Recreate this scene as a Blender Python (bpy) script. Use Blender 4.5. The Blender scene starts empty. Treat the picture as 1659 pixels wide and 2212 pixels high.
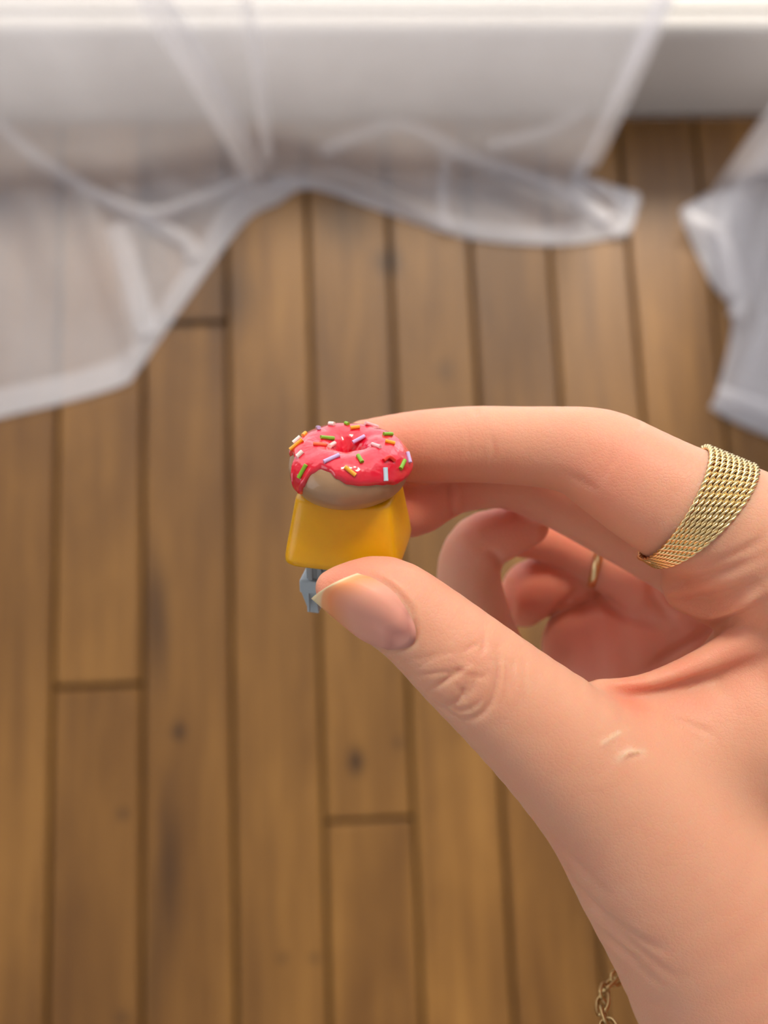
import bpy, bmesh, math, random
import numpy as np
from mathutils import Vector, Matrix
from mathutils.bvhtree import BVHTree

# ------------------------------------------------------------------ camera
W, H, F = 1659.0, 2212.0, 2200.0            # image size and focal length in pixels
CX, CY = W / 2, H / 2
_d = Vector(((340 - CX) / F, (CY + 11000) / F, -1)).normalized()   # plank direction, seen by the camera
_x = Vector((1, .030, 0)); _x.z = (_d.x + .030 * _d.y) / -_d.z     # across the planks
_x.normalize(); _n = _x.cross(_d).normalized()
ROT = Matrix((_x, _d, _n))                   # camera axes -> world axes
CAM = Vector((0, 0, 1.155))
sc = bpy.context.scene
C = sc.collection
cam_data = bpy.data.cameras.new('camera')
cam = bpy.data.objects.new('camera', cam_data); C.objects.link(cam)
cam.matrix_world = Matrix.Translation(CAM) @ ROT.to_4x4()
cam_data.sensor_fit = 'VERTICAL'; cam_data.sensor_height = 36; cam_data.lens = 36 * F / H
cam_data.clip_start = .01
cam_data.dof.use_dof = True; cam_data.dof.focus_distance = .149; cam_data.dof.aperture_fstop = 14.5
sc.camera = cam

# ------------------------------------------------------------------ light
world = bpy.data.worlds.new('daylight'); sc.world = world; world.use_nodes = True
bg = world.node_tree.nodes['Background']
bg.inputs[0].default_value = (.92, .95, 1.0, 1); bg.inputs[1].default_value = 3.1
sun_data = bpy.data.lights.new('sun', 'SUN'); sun = bpy.data.objects.new('sun', sun_data); C.objects.link(sun)
sun_data.energy = 7.7; sun_data.angle = math.radians(16); sun_data.color = (1, .89, .72)
SUN_DIR = (ROT @ Vector((.16, .79, .60))).normalized()
sun.rotation_euler = SUN_DIR.to_track_quat('Z', 'Y').to_euler(); sun.location = (1, 1.5, 2.5)
win = bpy.data.lights.new('window_daylight', 'AREA'); win_o = bpy.data.objects.new('window_daylight', win); C.objects.link(win_o)
win.shape = 'RECTANGLE'; win.size = 2.58; win.size_y = 2.04; win.cycles.is_portal = True     # guides the sky light that enters by the window
win_o.location = (.10, .62, 1.26); win_o.rotation_euler = (math.radians(-90), 0, 0)
side = bpy.data.lights.new('added_window_daylight', 'AREA'); side_o = bpy.data.objects.new('added_window_daylight', side); C.objects.link(side_o)  # portal for the side window, an unseen opening added as fill
side.shape = 'RECTANGLE'; side.size = 1.4; side.size_y = 1.5; side.cycles.is_portal = True
side_o.location = (-2.25, -.45, 1.45); side_o.rotation_euler = (0, math.radians(-90), 0)
sc.view_settings.view_transform = 'Standard'; sc.view_settings.look = 'None'
sc.view_settings.exposure = -.58; sc.view_settings.gamma = 1; sc.view_settings.use_curve_mapping = False
sc.cycles.use_denoising = True
sc.cycles.transparent_max_bounces = 16; sc.cycles.max_bounces = 5; sc.cycles.diffuse_bounces = 3; sc.cycles.glossy_bounces = 3
sc.cycles.caustics_reflective = False; sc.cycles.caustics_refractive = False; sc.cycles.use_adaptive_sampling = True; sc.cycles.adaptive_threshold = .08; sc.cycles.adaptive_min_samples = 16

# ------------------------------------------------------------------ helpers
def cm(px, py, s):                           # a pixel and a depth in mm -> camera axes, mm
    return np.array(((px - CX) / F * s, -(py - CY) / F * s, -s))
_R = np.array(ROT); _T = np.array(CAM)
def to_world(P):                             # camera axes in mm -> world metres
    return (np.asarray(P) / 1000.0) @ _R.T + _T
def ray(px, py):
    return (ROT @ Vector(((px - CX) / F, -(py - CY) / F, -1))).normalized()
def fp(px, py, z=0.0):                       # the point at height z that shows at this pixel
    r = ray(px, py); t = (z - CAM.z) / r.z
    return CAM + r * t
def mesh_obj(name, verts, faces, mat, parent=None, smooth=True):
    me = bpy.data.meshes.new(name)
    me.from_pydata([tuple(map(float, v)) for v in verts], [], [tuple(map(int, f)) for f in faces])
    return link_mesh(name, me, mat, parent, smooth)
def link_mesh(name, me, mat, parent=None, smooth=True):
    me.update()
    if mat: me.materials.append(mat)
    if smooth: me.polygons.foreach_set('use_smooth', [True] * len(me.polygons))
    o = bpy.data.objects.new(name, me); C.objects.link(o)
    if parent is not None: o.parent = parent
    return o
def tag(o, label=None, cat=None, group=None, kind=None):
    for k, v in (('label', label), ('category', cat), ('group', group), ('kind', kind)):
        if v: o[k] = v
    return o
def empty(name, loc, rot=None):
    o = bpy.data.objects.new(name, None); C.objects.link(o); o.empty_display_size = .01
    m = Matrix.Translation(Vector(loc))
    if rot is not None: m = m @ rot.to_4x4()
    o.matrix_world = m
    return o
def outward(o):
    bm = bmesh.new(); bm.from_mesh(o.data); bmesh.ops.recalc_face_normals(bm, faces=bm.faces[:]); bm.to_mesh(o.data); bm.free()
    return o
def world_child(name, Pw, faces, mat, root, smooth=True):     # verts in world metres -> child of root
    bpy.context.view_layer.update(); inv = np.array(root.matrix_world.inverted())
    P = np.asarray(Pw) @ inv[:3, :3].T + inv[:3, 3]
    return mesh_obj(name, P, faces, mat, root, smooth)
def catmull(pts, n):                          # n samples per span
    P = np.array(pts, float); P = np.vstack([2 * P[0] - P[1], P, 2 * P[-1] - P[-2]])
    out = []
    for i in range(1, len(P) - 2):
        for j in range(n):
            t = j / n
            a, b, c, d = P[i - 1], P[i], P[i + 1], P[i + 2]
            out.append(.5 * (2 * b + (c - a) * t + (2 * a - 5 * b + 4 * c - d) * t * t + (3 * b - a - 3 * c + d) * t ** 3))
    out.append(P[-2]); return np.array(out)
def tube(path, rad, sides=8, closed=False, caps=True):        # path Nx3, rad scalar or N
    P = np.array(path, float); n = len(P); rad = np.broadcast_to(np.asarray(rad, float), (n,))
    if closed: T = np.roll(P, -1, 0) - np.roll(P, 1, 0)
    else: T = np.gradient(P, axis=0)
    T /= np.linalg.norm(T, axis=1)[:, None]
    up = np.array((0, 0, 1.)) if abs(T[0][2]) < .9 else np.array((1., 0, 0))
    N = np.cross(T[0], up); N /= np.linalg.norm(N); V = []
    for i in range(n):
        N = N - T[i] * N.dot(T[i]); N /= np.linalg.norm(N); B = np.cross(T[i], N)
        for k in range(sides):
            a = 2 * math.pi * k / sides
            V.append(P[i] + rad[i] * (N * math.cos(a) + B * math.sin(a)))
    Fs = []
    for i in range(n if closed else n - 1):
        j = (i + 1) % n
        for k in range(sides):
            l = (k + 1) % sides
            Fs.append((i * sides + k, i * sides + l, j * sides + l, j * sides + k))
    if caps and not closed:
        Fs.append(tuple(range(sides))[::-1]); Fs.append(tuple((n - 1) * sides + k for k in range(sides)))
    return np.array(V), Fs
def grid_faces(nu, nv, closed_u=False, closed_v=False):
    Fs = []
    for i in range(nu if closed_u else nu - 1):
        for j in range(nv if closed_v else nv - 1):
            a, b = (i + 1) % nu, (j + 1) % nv
            Fs.append((i * nv + j, a * nv + j, a * nv + b, i * nv + b))
    return Fs
def box(x0, x1, y0, y1, z0, z1, bev=0.0):     # box with chamfered edges
    bm = bmesh.new(); bmesh.ops.create_cube(bm, size=1)
    for v in bm.verts:
        v.co = ((x0 + x1) / 2 + v.co.x * (x1 - x0), (y0 + y1) / 2 + v.co.y * (y1 - y0), (z0 + z1) / 2 + v.co.z * (z1 - z0))
    if bev: bmesh.ops.bevel(bm, geom=bm.edges[:], offset=bev, segments=2, affect='EDGES', profile=.5)
    V = [tuple(v.co) for v in bm.verts]; bm.verts.index_update()
    Fs = [tuple(v.index for v in f.verts) for f in bm.faces]; bm.free()
    return V, Fs
def join(parts):
    V, Fs = [], []
    for v, f in parts:
        o = len(V); V.extend([tuple(p) for p in v]); Fs.extend([tuple(i + o for i in q) for q in f])
    return V, Fs

# ------------------------------------------------------------------ materials
def mat(name):
    m = bpy.data.materials.new(name); m.use_nodes = True
    nt = m.node_tree; b = nt.nodes['Principled BSDF']
    return m, nt, b, nt.links.new
def simple(name, col, rough=.5, metal=0, coat=0, sss=0, sss_r=(1, .5, .25), sss_scale=.001, trans=0, ior=1.45, noise=0.0, nscale=300, bump=0.0, bscale=300):
    m, nt, b, L = mat(name)
    b.inputs['Base Color'].default_value = (*col, 1); b.inputs['Roughness'].default_value = rough
    b.inputs['Metallic'].default_value = metal; b.inputs['IOR'].default_value = ior
    b.inputs['Coat Weight'].default_value = coat; b.inputs['Coat Roughness'].default_value = .03
    b.inputs['Transmission Weight'].default_value = trans
    if sss:
        b.inputs['Subsurface Weight'].default_value = sss; b.inputs['Subsurface Radius'].default_value = sss_r
        b.inputs['Subsurface Scale'].default_value = sss_scale
    tc = nt.nodes.new('ShaderNodeTexCoord')
    if noise:
        n = nt.nodes.new('ShaderNodeTexNoise'); n.inputs['Scale'].default_value = nscale; n.inputs['Detail'].default_value = 4
        L(tc.outputs['Object'], n.inputs['Vector'])
        mx = nt.nodes.new('ShaderNodeMix'); mx.data_type = 'RGBA'
        mx.inputs['A'].default_value = (*[c * (1 - noise) for c in col], 1)
        mx.inputs['B'].default_value = (*[min(1, c * (1 + noise)) for c in col], 1)
        L(n.outputs['Fac'], mx.inputs['Factor']); L(mx.outputs['Result'], b.inputs['Base Color'])
    if bump:
        n = nt.nodes.new('ShaderNodeTexNoise'); n.inputs['Scale'].default_value = bscale; n.inputs['Detail'].default_value = 3
        L(tc.outputs['Object'], n.inputs['Vector'])
        bp = nt.nodes.new('ShaderNodeBump'); bp.inputs['Strength'].default_value = 1; bp.inputs['Distance'].default_value = bump
        L(n.outputs['Fac'], bp.inputs['Height']); L(bp.outputs['Normal'], b.inputs['Normal'])
        if coat: L(bp.outputs['Normal'], b.inputs['Coat Normal'])
    return m

def wood_material():
    m, nt, b, L = mat('oiled_oak'); N = nt.nodes.new
    geo = N('ShaderNodeNewGeometry'); info = N('ShaderNodeObjectInfo')
    off = N('ShaderNodeVectorMath'); off.operation = 'MULTIPLY_ADD'
    comb = N('ShaderNodeCombineXYZ')
    for k in range(3): L(info.outputs['Random'], comb.inputs[k])
    L(comb.outputs[0], off.inputs[0]); off.inputs[1].default_value = (37, 53, 11); L(geo.outputs['Position'], off.inputs[2])
    def noise(scale, stretch, detail=5, rough=.6, dist=0):
        mp = N('ShaderNodeVectorMath'); mp.operation = 'MULTIPLY'; mp.inputs[1].default_value = stretch; L(off.outputs[0], mp.inputs[0])
        n = N('ShaderNodeTexNoise'); n.inputs['Scale'].default_value = scale; n.inputs['Detail'].default_value = detail
        n.inputs['Roughness'].default_value = rough; n.inputs['Distortion'].default_value = dist; L(mp.outputs[0], n.inputs['Vector']); return n
    grain = noise(60, (1, .06, 1), 6, .65, .6); broad = noise(9, (1, .3, 1), 3, .55, .5); fine = noise(260, (1, .03, 1), 3)
    r1 = N('ShaderNodeValToRGB'); e = r1.color_ramp.elements
    e[0].position = .22; e[0].color = (.132, .056, .0108, 1); e[1].position = .78; e[1].color = (.290, .143, .036, 1)
    L(grain.outputs['Fac'], r1.inputs[0])
    r2 = N('ShaderNodeValToRGB'); e = r2.color_ramp.elements
    e[0].position = .30; e[0].color = (.60, .55, .50, 1); e[1].position = .62; e[1].color = (1.08, 1.08, 1.08, 1)
    L(broad.outputs['Fac'], r2.inputs[0])
    mul = N('ShaderNodeMix'); mul.data_type = 'RGBA'; mul.blend_type = 'MULTIPLY'; mul.inputs['Factor'].default_value = .85
    L(r1.outputs[0], mul.inputs['A']); L(r2.outputs[0], mul.inputs['B'])
    # each plank its own shade
    rr = N('ShaderNodeValToRGB'); e = rr.color_ramp.elements
    e[0].color = (.82, .78, .70, 1); e[1].color = (1.12, 1.12, 1.08, 1); L(info.outputs['Random'], rr.inputs[0])
    mul2 = N('ShaderNodeMix'); mul2.data_type = 'RGBA'; mul2.blend_type = 'MULTIPLY'; mul2.inputs['Factor'].default_value = 1
    L(mul.outputs['Result'], mul2.inputs['A']); L(rr.outputs[0], mul2.inputs['B'])
    last = mul2.outputs['Result']
    # knots and dark mineral streaks
    for (px, py, sx, sy, k) in KNOTS:
        sx, sy, k = sx * 1.5, sy * 1.35, min(1, k * 1.15)
        p = fp(px, py)
        sub = N('ShaderNodeVectorMath'); sub.operation = 'SUBTRACT'; L(geo.outputs['Position'], sub.inputs[0]); sub.inputs[1].default_value = p
        wob = N('ShaderNodeVectorMath'); wob.operation = 'MULTIPLY'; L(sub.outputs[0], wob.inputs[0]); wob.inputs[1].default_value = (1 / sx, 1 / sy, 0)
        ln = N('ShaderNodeVectorMath'); ln.operation = 'LENGTH'; L(wob.outputs[0], ln.inputs[0])
        ad = N('ShaderNodeMath'); ad.operation = 'MULTIPLY_ADD'; L(grain.outputs['Fac'], ad.inputs[0]); ad.inputs[1].default_value = .9; L(ln.outputs['Value'], ad.inputs[2])
        mr = N('ShaderNodeMapRange'); mr.interpolation_type = 'SMOOTHSTEP'
        mr.inputs['From Min'].default_value = .35; mr.inputs['From Max'].default_value = 1.5; mr.inputs['To Min'].default_value = k; mr.inputs['To Max'].default_value = 0
        L(ad.outputs[0], mr.inputs['Value'])
        mx = N('ShaderNodeMix'); mx.data_type = 'RGBA'; L(mr.outputs[0], mx.inputs['Factor']); L(last, mx.inputs['A']); mx.inputs['B'].default_value = (.026, .011, .004, 1)
        last = mx.outputs['Result']
    L(last, b.inputs['Base Color'])
    b.inputs['Roughness'].default_value = .42
    bp = N('ShaderNodeBump'); bp.inputs['Strength'].default_value = .25; bp.inputs['Distance'].default_value = .001
    L(fine.outputs['Fac'], bp.inputs['Height']); L(bp.outputs['Normal'], b.inputs['Normal'])
    return m
# pixel, half width and half length in metres, strength
KNOTS = [(385, 1580, .008, .013, .85), (770, 1645, .010, .018, .95), (838, 565, .016, .022, .75), (265, 1758, .007, .008, .6),
         (340, 1330, .018, .085, .55), (365, 1880, .014, .10, .55), (330, 2080, .010, .10, .4), (500, 640, .030, .05, .45),
         (400, 700, .045, .008, .6), (960, 800, .012, .018, .35), (740, 470, .030, .05, .45), (610, 2070, .006, .006, .5),
         (680, 2070, .006, .006, .5), (860, 1605, .006, .008, .45), (265, 2200, .01, .012, .5)]

def sheer_material(name, opacity, col):
    m, nt, b, L = mat(name); N = nt.nodes.new
    nt.nodes.remove(b); out = nt.nodes['Material Output']
    tr = N('ShaderNodeBsdfTransparent'); df = N('ShaderNodeBsdfDiffuse'); tl = N('ShaderNodeBsdfTranslucent')
    df.inputs[0].default_value = (*col, 1); tl.inputs[0].default_value = (*col, 1)
    a = N('ShaderNodeMixShader'); a.inputs[0].default_value = .30; L(df.outputs[0], a.inputs[1]); L(tl.outputs[0], a.inputs[2])
    tc = N('ShaderNodeTexCoord'); n = N('ShaderNodeTexNoise'); n.inputs['Scale'].default_value = 14; L(tc.outputs['Object'], n.inputs['Vector'])
    mr = N('ShaderNodeMapRange'); mr.inputs['To Min'].default_value = opacity * .85; mr.inputs['To Max'].default_value = opacity * 1.15; L(n.outputs['Fac'], mr.inputs['Value'])
    f = N('ShaderNodeMixShader'); L(mr.outputs[0], f.inputs[0]); L(tr.outputs[0], f.inputs[1]); L(a.outputs[0], f.inputs[2])
    L(f.outputs[0], out.inputs['Surface'])
    return m

def skin_material():
    m, nt, b, L = mat('skin'); N = nt.nodes.new
    tc = N('ShaderNodeTexCoord')
    at = N('ShaderNodeAttribute'); at.attribute_name = 'blush'
    ap = N('ShaderNodeAttribute'); ap.attribute_name = 'pale'
    mott = N('ShaderNodeTexNoise'); mott.inputs['Scale'].default_value = 160; mott.inputs['Detail'].default_value = 4; L(tc.outputs['Object'], mott.inputs['Vector'])
    ad = N('ShaderNodeMath'); ad.operation = 'MULTIPLY_ADD'; L(mott.outputs['Fac'], ad.inputs[0]); ad.inputs[1].default_value = .30; L(at.outputs['Fac'], ad.inputs[2])
    sb = N('ShaderNodeMath'); sb.operation = 'SUBTRACT'; sb.use_clamp = True; L(ad.outputs[0], sb.inputs[0]); sb.inputs[1].default_value = .15
    mx = N('ShaderNodeMix'); mx.data_type = 'RGBA'; L(sb.outputs[0], mx.inputs['Factor'])
    mx.inputs['A'].default_value = (.80, .415, .275, 1); mx.inputs['B'].default_value = (.80, .20, .125, 1)
    m2 = N('ShaderNodeMix'); m2.data_type = 'RGBA'; L(ap.outputs['Fac'], m2.inputs['Factor']); L(mx.outputs['Result'], m2.inputs['A']); m2.inputs['B'].default_value = (.85, .66, .47, 1)
    L(m2.outputs['Result'], b.inputs['Base Color'])
    b.inputs['Roughness'].default_value = .48; b.inputs['Specular IOR Level'].default_value = .32
    b.inputs['Subsurface Weight'].default_value = .7; b.inputs['Subsurface Radius'].default_value = (1.0, .30, .14)
    b.inputs['Subsurface Scale'].default_value = .0034
    # fine skin relief: tiny cells and cross lines
    v = N('ShaderNodeTexVoronoi'); v.feature = 'DISTANCE_TO_EDGE'; v.inputs['Scale'].default_value = 1600; L(tc.outputs['Object'], v.inputs['Vector'])
    vr = N('ShaderNodeMapRange'); vr.inputs['From Max'].default_value = .18; L(v.outputs['Distance'], vr.inputs['Value'])
    n2 = N('ShaderNodeTexNoise'); n2.inputs['Scale'].default_value = 420; n2.inputs['Detail'].default_value = 6; L(tc.outputs['Object'], n2.inputs['Vector'])
    s = N('ShaderNodeMath'); s.operation = 'MULTIPLY_ADD'; L(vr.outputs[0], s.inputs[0]); s.inputs[1].default_value = .16; L(n2.outputs['Fac'], s.inputs[2])
    bp = N('ShaderNodeBump'); bp.inputs['Strength'].default_value = .65; bp.inputs['Distance'].default_value = .00018
    L(s.outputs[0], bp.inputs['Height']); L(bp.outputs['Normal'], b.inputs['Normal'])
    return m

M = {
    'wood': wood_material(),
    'gap': simple('dark_gap', (.060, .030, .012), .9, noise=.3, nscale=40),
    'white': simple('white_paint', (.58, .55, .52), .45, bump=.0004, bscale=60, noise=.02, nscale=8),
    'plaster': simple('wall_plaster', (.88, .87, .85), .8, bump=.0006, bscale=120, noise=.02, nscale=6),
    'sheer': sheer_material('sheer_voile', .47, (.87, .86, .91)),
    'hem': sheer_material('doubled_voile', .46, (.93, .92, .97)),
    'skin': skin_material(),
    'yellow': simple('yellow_resin', (.90, .44, .002), .36, coat=.15, sss=.35, sss_r=(1, .5, .04), sss_scale=.0016, noise=.04, nscale=500, bump=.00010, bscale=240),
    'dough': simple('tan_clay', (.40, .235, .125), .38, coat=.5, noise=.12, nscale=350, bump=.00008, bscale=400),
    'icing': simple('raspberry_icing', (.74, .008, .034), .24, coat=1, sss=.25, sss_r=(1, .15, .15), sss_scale=.0010, noise=.14, nscale=380, bump=.0006, bscale=260),
    'gold': simple('gold', (.93, .72, .38), .24, metal=1, noise=.06, nscale=700),
    'dark_gold': simple('worn_gold', (.55, .38, .17), .32, metal=1, noise=.15, nscale=900),
    'grey': simple('blue_grey_plastic', (.42, .50, .55), .35, coat=.2, noise=.05, nscale=500),
    'clear': simple('smoky_clear_plastic', (.74, .79, .82), .15, trans=.6, noise=.05, nscale=500),
    'nail': None,
}
def nail_material():
    m, nt, b, L = mat('fingernail'); N = nt.nodes.new
    at = N('ShaderNodeAttribute'); at.attribute_name = 'along'
    r = N('ShaderNodeValToRGB'); e = r.color_ramp.elements
    e[0].position = 0; e[0].color = (.70, .32, .26, 1); e[1].position = 1; e[1].color = (.82, .70, .48, 1)
    for p, c in ((.06, (.62, .26, .21, 1)), (.14, (.82, .36, .28, 1)), (.45, (.90, .39, .28, 1)), (.74, (.90, .34, .15, 1)), (.88, (.86, .42, .20, 1)), (.92, (.80, .64, .40, 1))):
        x = r.color_ramp.elements.new(p); x.color = c
    L(at.outputs['Fac'], r.inputs[0]); L(r.outputs[0], b.inputs['Base Color'])
    b.inputs['Roughness'].default_value = .5; b.inputs['Specular IOR Level'].default_value = .22; b.inputs['Coat Weight'].default_value = .04; b.inputs['Coat Roughness'].default_value = .2
    b.inputs['Subsurface Weight'].default_value = .4; b.inputs['Subsurface Radius'].default_value = (1, .4, .2); b.inputs['Subsurface Scale'].default_value = .0012
    return m
M['nail'] = nail_material()

# ------------------------------------------------------------------ the room
random.seed(4)
Y_WALL = (fp(1500, 238).y + fp(200, 266).y) / 2
def build_floor():
    x_ref = [fp(x, 2000).x for x in (103, 308, 510, 706, 902, 1100)]
    pitch = (x_ref[-1] - x_ref[0]) / 5; x0 = sum(x_ref) / 6 - 2.5 * pitch
    root = mesh_obj('floor', *box(-2.2, 2.2, -1.7, Y_WALL + .02, -.06, -.017), M['gap'], smooth=False)
    tag(root, 'brown oiled oak plank floor', None, None, 'structure')
    gap = .0040
    joints = {0: [fp(210, 1482).y], 3: [fp(800, 1772).y], 1: [fp(400, 697).y]}
    for k in range(-19, 22):
        xa, xb = x0 + k * pitch + gap / 2, x0 + (k + 1) * pitch - gap / 2
        if xa < -2.15 or xb > 2.15: continue
        if k in joints: cuts = joints[k] + [joints[k][0] - 1.25, joints[k][0] + 1.25]
        else:
            c = random.uniform(-1.2, -.75)
            cuts = [c, c - 1.3]
        ends = sorted([y for y in cuts if -1.6 < y < Y_WALL - .1] + [-1.68, Y_WALL])
        for ya, yb in zip(ends[:-1], ends[1:]):
            dz = random.uniform(-.0008, 0)
            V, Fs = [], []
            c = .0022; g = .002
            for (ins, z) in ((0, -.018), (0, -c + dz), (c, dz)):
                V += [(xa + ins, ya + g + ins, z), (xb - ins, ya + g + ins, z), (xb - ins, yb - g - ins, z), (xa + ins, yb - g - ins, z)]
            for r in (0, 4):
                Fs += [(r + i, r + (i + 1) % 4, r + 4 + (i + 1) % 4, r + 4 + i) for i in range(4)]
            Fs += [(8, 9, 10, 11), (3, 2, 1, 0)]
            o = mesh_obj('plank', V, Fs, M['wood'], root, smooth=False)
build_floor()

def build_wall():
    y = Y_WALL
    # baseboard with a rounded top edge
    prof = [(0, 0), (0, .150), (.002, .159), (.007, .164), (.014, .166), (.030, .166)]
    V, n = [], len(prof)
    for x in (-2.2, 2.2):
        V += [(x, y + a, b) for a, b in prof]
    Fs = [(i, i + 1, n + i + 1, n + i) for i in range(n - 1)]
    o = mesh_obj('baseboard_back', V, [f[::-1] for f in Fs], M['white'])
    tag(o, 'wide white painted skirting board behind the curtains', None, None, 'structure')
    # low wall and piers around the tall window
    x0, x1, z0, z1 = -1.25, 1.45, .17, 2.35
    ya, yb = y + .024, y + .26
    parts = [box(-2.2, 2.2, ya, yb, 0, z0), box(-2.2, x0, ya, yb, z0, z1), box(x1, 2.2, ya, yb, z0, z1), box(-2.2, 2.2, ya, yb, z1, 2.6)]
    o = mesh_obj('wall_back', *join(parts), M['white'], smooth=False); tag(o, 'white plaster wall with the tall window', None, None, 'structure')
    win_o.location.y = ya + .10
    w = mesh_obj('window_1', *join([box(x0, x0 + .06, ya + .08, ya + .15, z0, z1, .004), box(x1 - .06, x1, ya + .08, ya + .15, z0, z1, .004),
        box(x0 + .06, x1 - .06, ya + .08, ya + .15, z0, z0 + .07, .004), box(x0 + .06, x1 - .06, ya + .08, ya + .15, z1 - .07, z1, .004)]), M['white'], smooth=False)
    tag(w, 'tall white framed window above the skirting board', None, None, 'structure')
    gm, nt, b, L = mat('window_glass'); nt.nodes.remove(b)
    tr = nt.nodes.new('ShaderNodeBsdfTransparent'); gl = nt.nodes.new('ShaderNodeBsdfGlossy'); gl.inputs['Roughness'].default_value = .02
    fr = nt.nodes.new('ShaderNodeMixShader'); fr.inputs[0].default_value = .06; L(tr.outputs[0], fr.inputs[1]); L(gl.outputs[0], fr.inputs[2])
    L(fr.outputs[0], nt.nodes['Material Output'].inputs['Surface'])
    mesh_obj('pane', *box(x0 + .06, x1 - .06, ya + .112, ya + .118, z0 + .07, z1 - .07), gm, w, smooth=False)
build_wall()
def build_room():
    ya, yb, x0, x1, z = -1.7, Y_WALL + .26, -2.2, 2.2, 2.6
    wa, wb, za, zb = -1.2, .30, .75, 2.15       # unseen side window, added to fill the shaded side of the hand
    left = join([box(x0 - .1, x0, ya, yb, -.05, za), box(x0 - .1, x0, ya, yb, zb, z), box(x0 - .1, x0, ya, wa, za, zb), box(x0 - .1, x0, wb, yb, za, zb)])
    for nm, b, lab in (('wall_left', left, 'white side wall of the room with a window opening added for fill light'), ('wall_right', box(x1, x1 + .1, ya, yb, -.05, z), 'white side wall across the room'),
                       ('wall_front', box(x0 - .1, x1 + .1, ya - .1, ya, -.05, z), 'white wall facing the tall window'), ('ceiling', box(x0 - .1, x1 + .1, ya - .1, yb, z, z + .1), 'white ceiling')):
        tag(mesh_obj(nm, *b, M['plaster'], smooth=False), lab, None, None, 'structure')
    xm = x0 - .07
    w = mesh_obj('added_window', *join([box(xm, xm + .05, wa, wa + .05, za, zb, .004), box(xm, xm + .05, wb - .05, wb, za, zb, .004),
        box(xm, xm + .05, wa + .05, wb - .05, za, za + .05, .004), box(xm, xm + .05, wa + .05, wb - .05, zb - .05, zb, .004)]), M['white'], smooth=False)
    tag(w, 'white framed side window added for fill light', None, None, 'structure')
    mesh_obj('pane', *box(xm + .022, xm + .028, wa + .05, wb - .05, za + .05, zb - .05), bpy.data.materials['window_glass'], w, smooth=False)
build_room()

# ------------------------------------------------------------------ curtains
def sheet(cols, n_floor, n_up, spans, seed, lift, amp, zshift=0.0, top=2.3):
    """cols: (hem px, hem py, base px, base py). Hangs straight, then spills over the floor to its hem."""
    rnd = random.Random(seed); ph = [rnd.uniform(0, 6.28) for _ in range(6)]
    cc = catmull(cols, spans); nu = len(cc); V = []
    zs = [.035 * (i + 1) for i in range(6)] + list(np.linspace(.26, top, n_up - 6))
    for i, (hx, hy, bx, by) in enumerate(cc):
        u = i / spans
        h = fp(hx, hy, .002); b = fp(bx, by, .0)
        b.y = min(b.y, Y_WALL - .03)
        for j in range(n_floor):
            t = j / (n_floor - 1)
            p = h.lerp(b, t)
            z = .002 + zshift + lift * (math.sin(3.1 * t) ** 1) * (.5 + .5 * math.sin(2.1 * u + ph[0] + 3 * t)) + .010 * t * t
            z += .006 * t * math.sin(5.2 * u + ph[1] + 4 * t)
            V.append((p.x, p.y, max(z, .0015 + zshift)))
        for z in zs:
            w = min(1, z / .5)
            y = b.y + w * (amp * math.sin(1.35 * u + ph[2]) + .2 * amp * math.sin(3.1 * u + ph[3])) + (Y_WALL - .055 - b.y) * min(1, z / 1.6) * .8
            y = min(y, Y_WALL - .012)
            x = b.x + w * .008 * math.sin(2.2 * u + ph[4])
            V.append((x, y, z + .012 + zshift))
    return np.array(V), nu, n_floor + n_up
def ribbon(path_px, wpx, height, z0):
    """a soft pinched crease: a narrow arch of fabric along a line on the floor"""
    P = catmull([(*fp(x, y, z0), ) for x, y in path_px], 6); wid = wpx / 200 * .1
    V = []
    for i in range(len(P)):
        T = P[min(i + 1, len(P) - 1)] - P[max(i - 1, 0)]; T[2] = 0; T /= np.linalg.norm(T); N = np.array((-T[1], T[0], 0))
        for a in np.linspace(0, math.pi, 7):
            V.append(P[i] + N * wid / 2 * math.cos(a) + np.array((0, 0, height * math.sin(a))))
    return np.array(V), grid_faces(len(P), 7)

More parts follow.
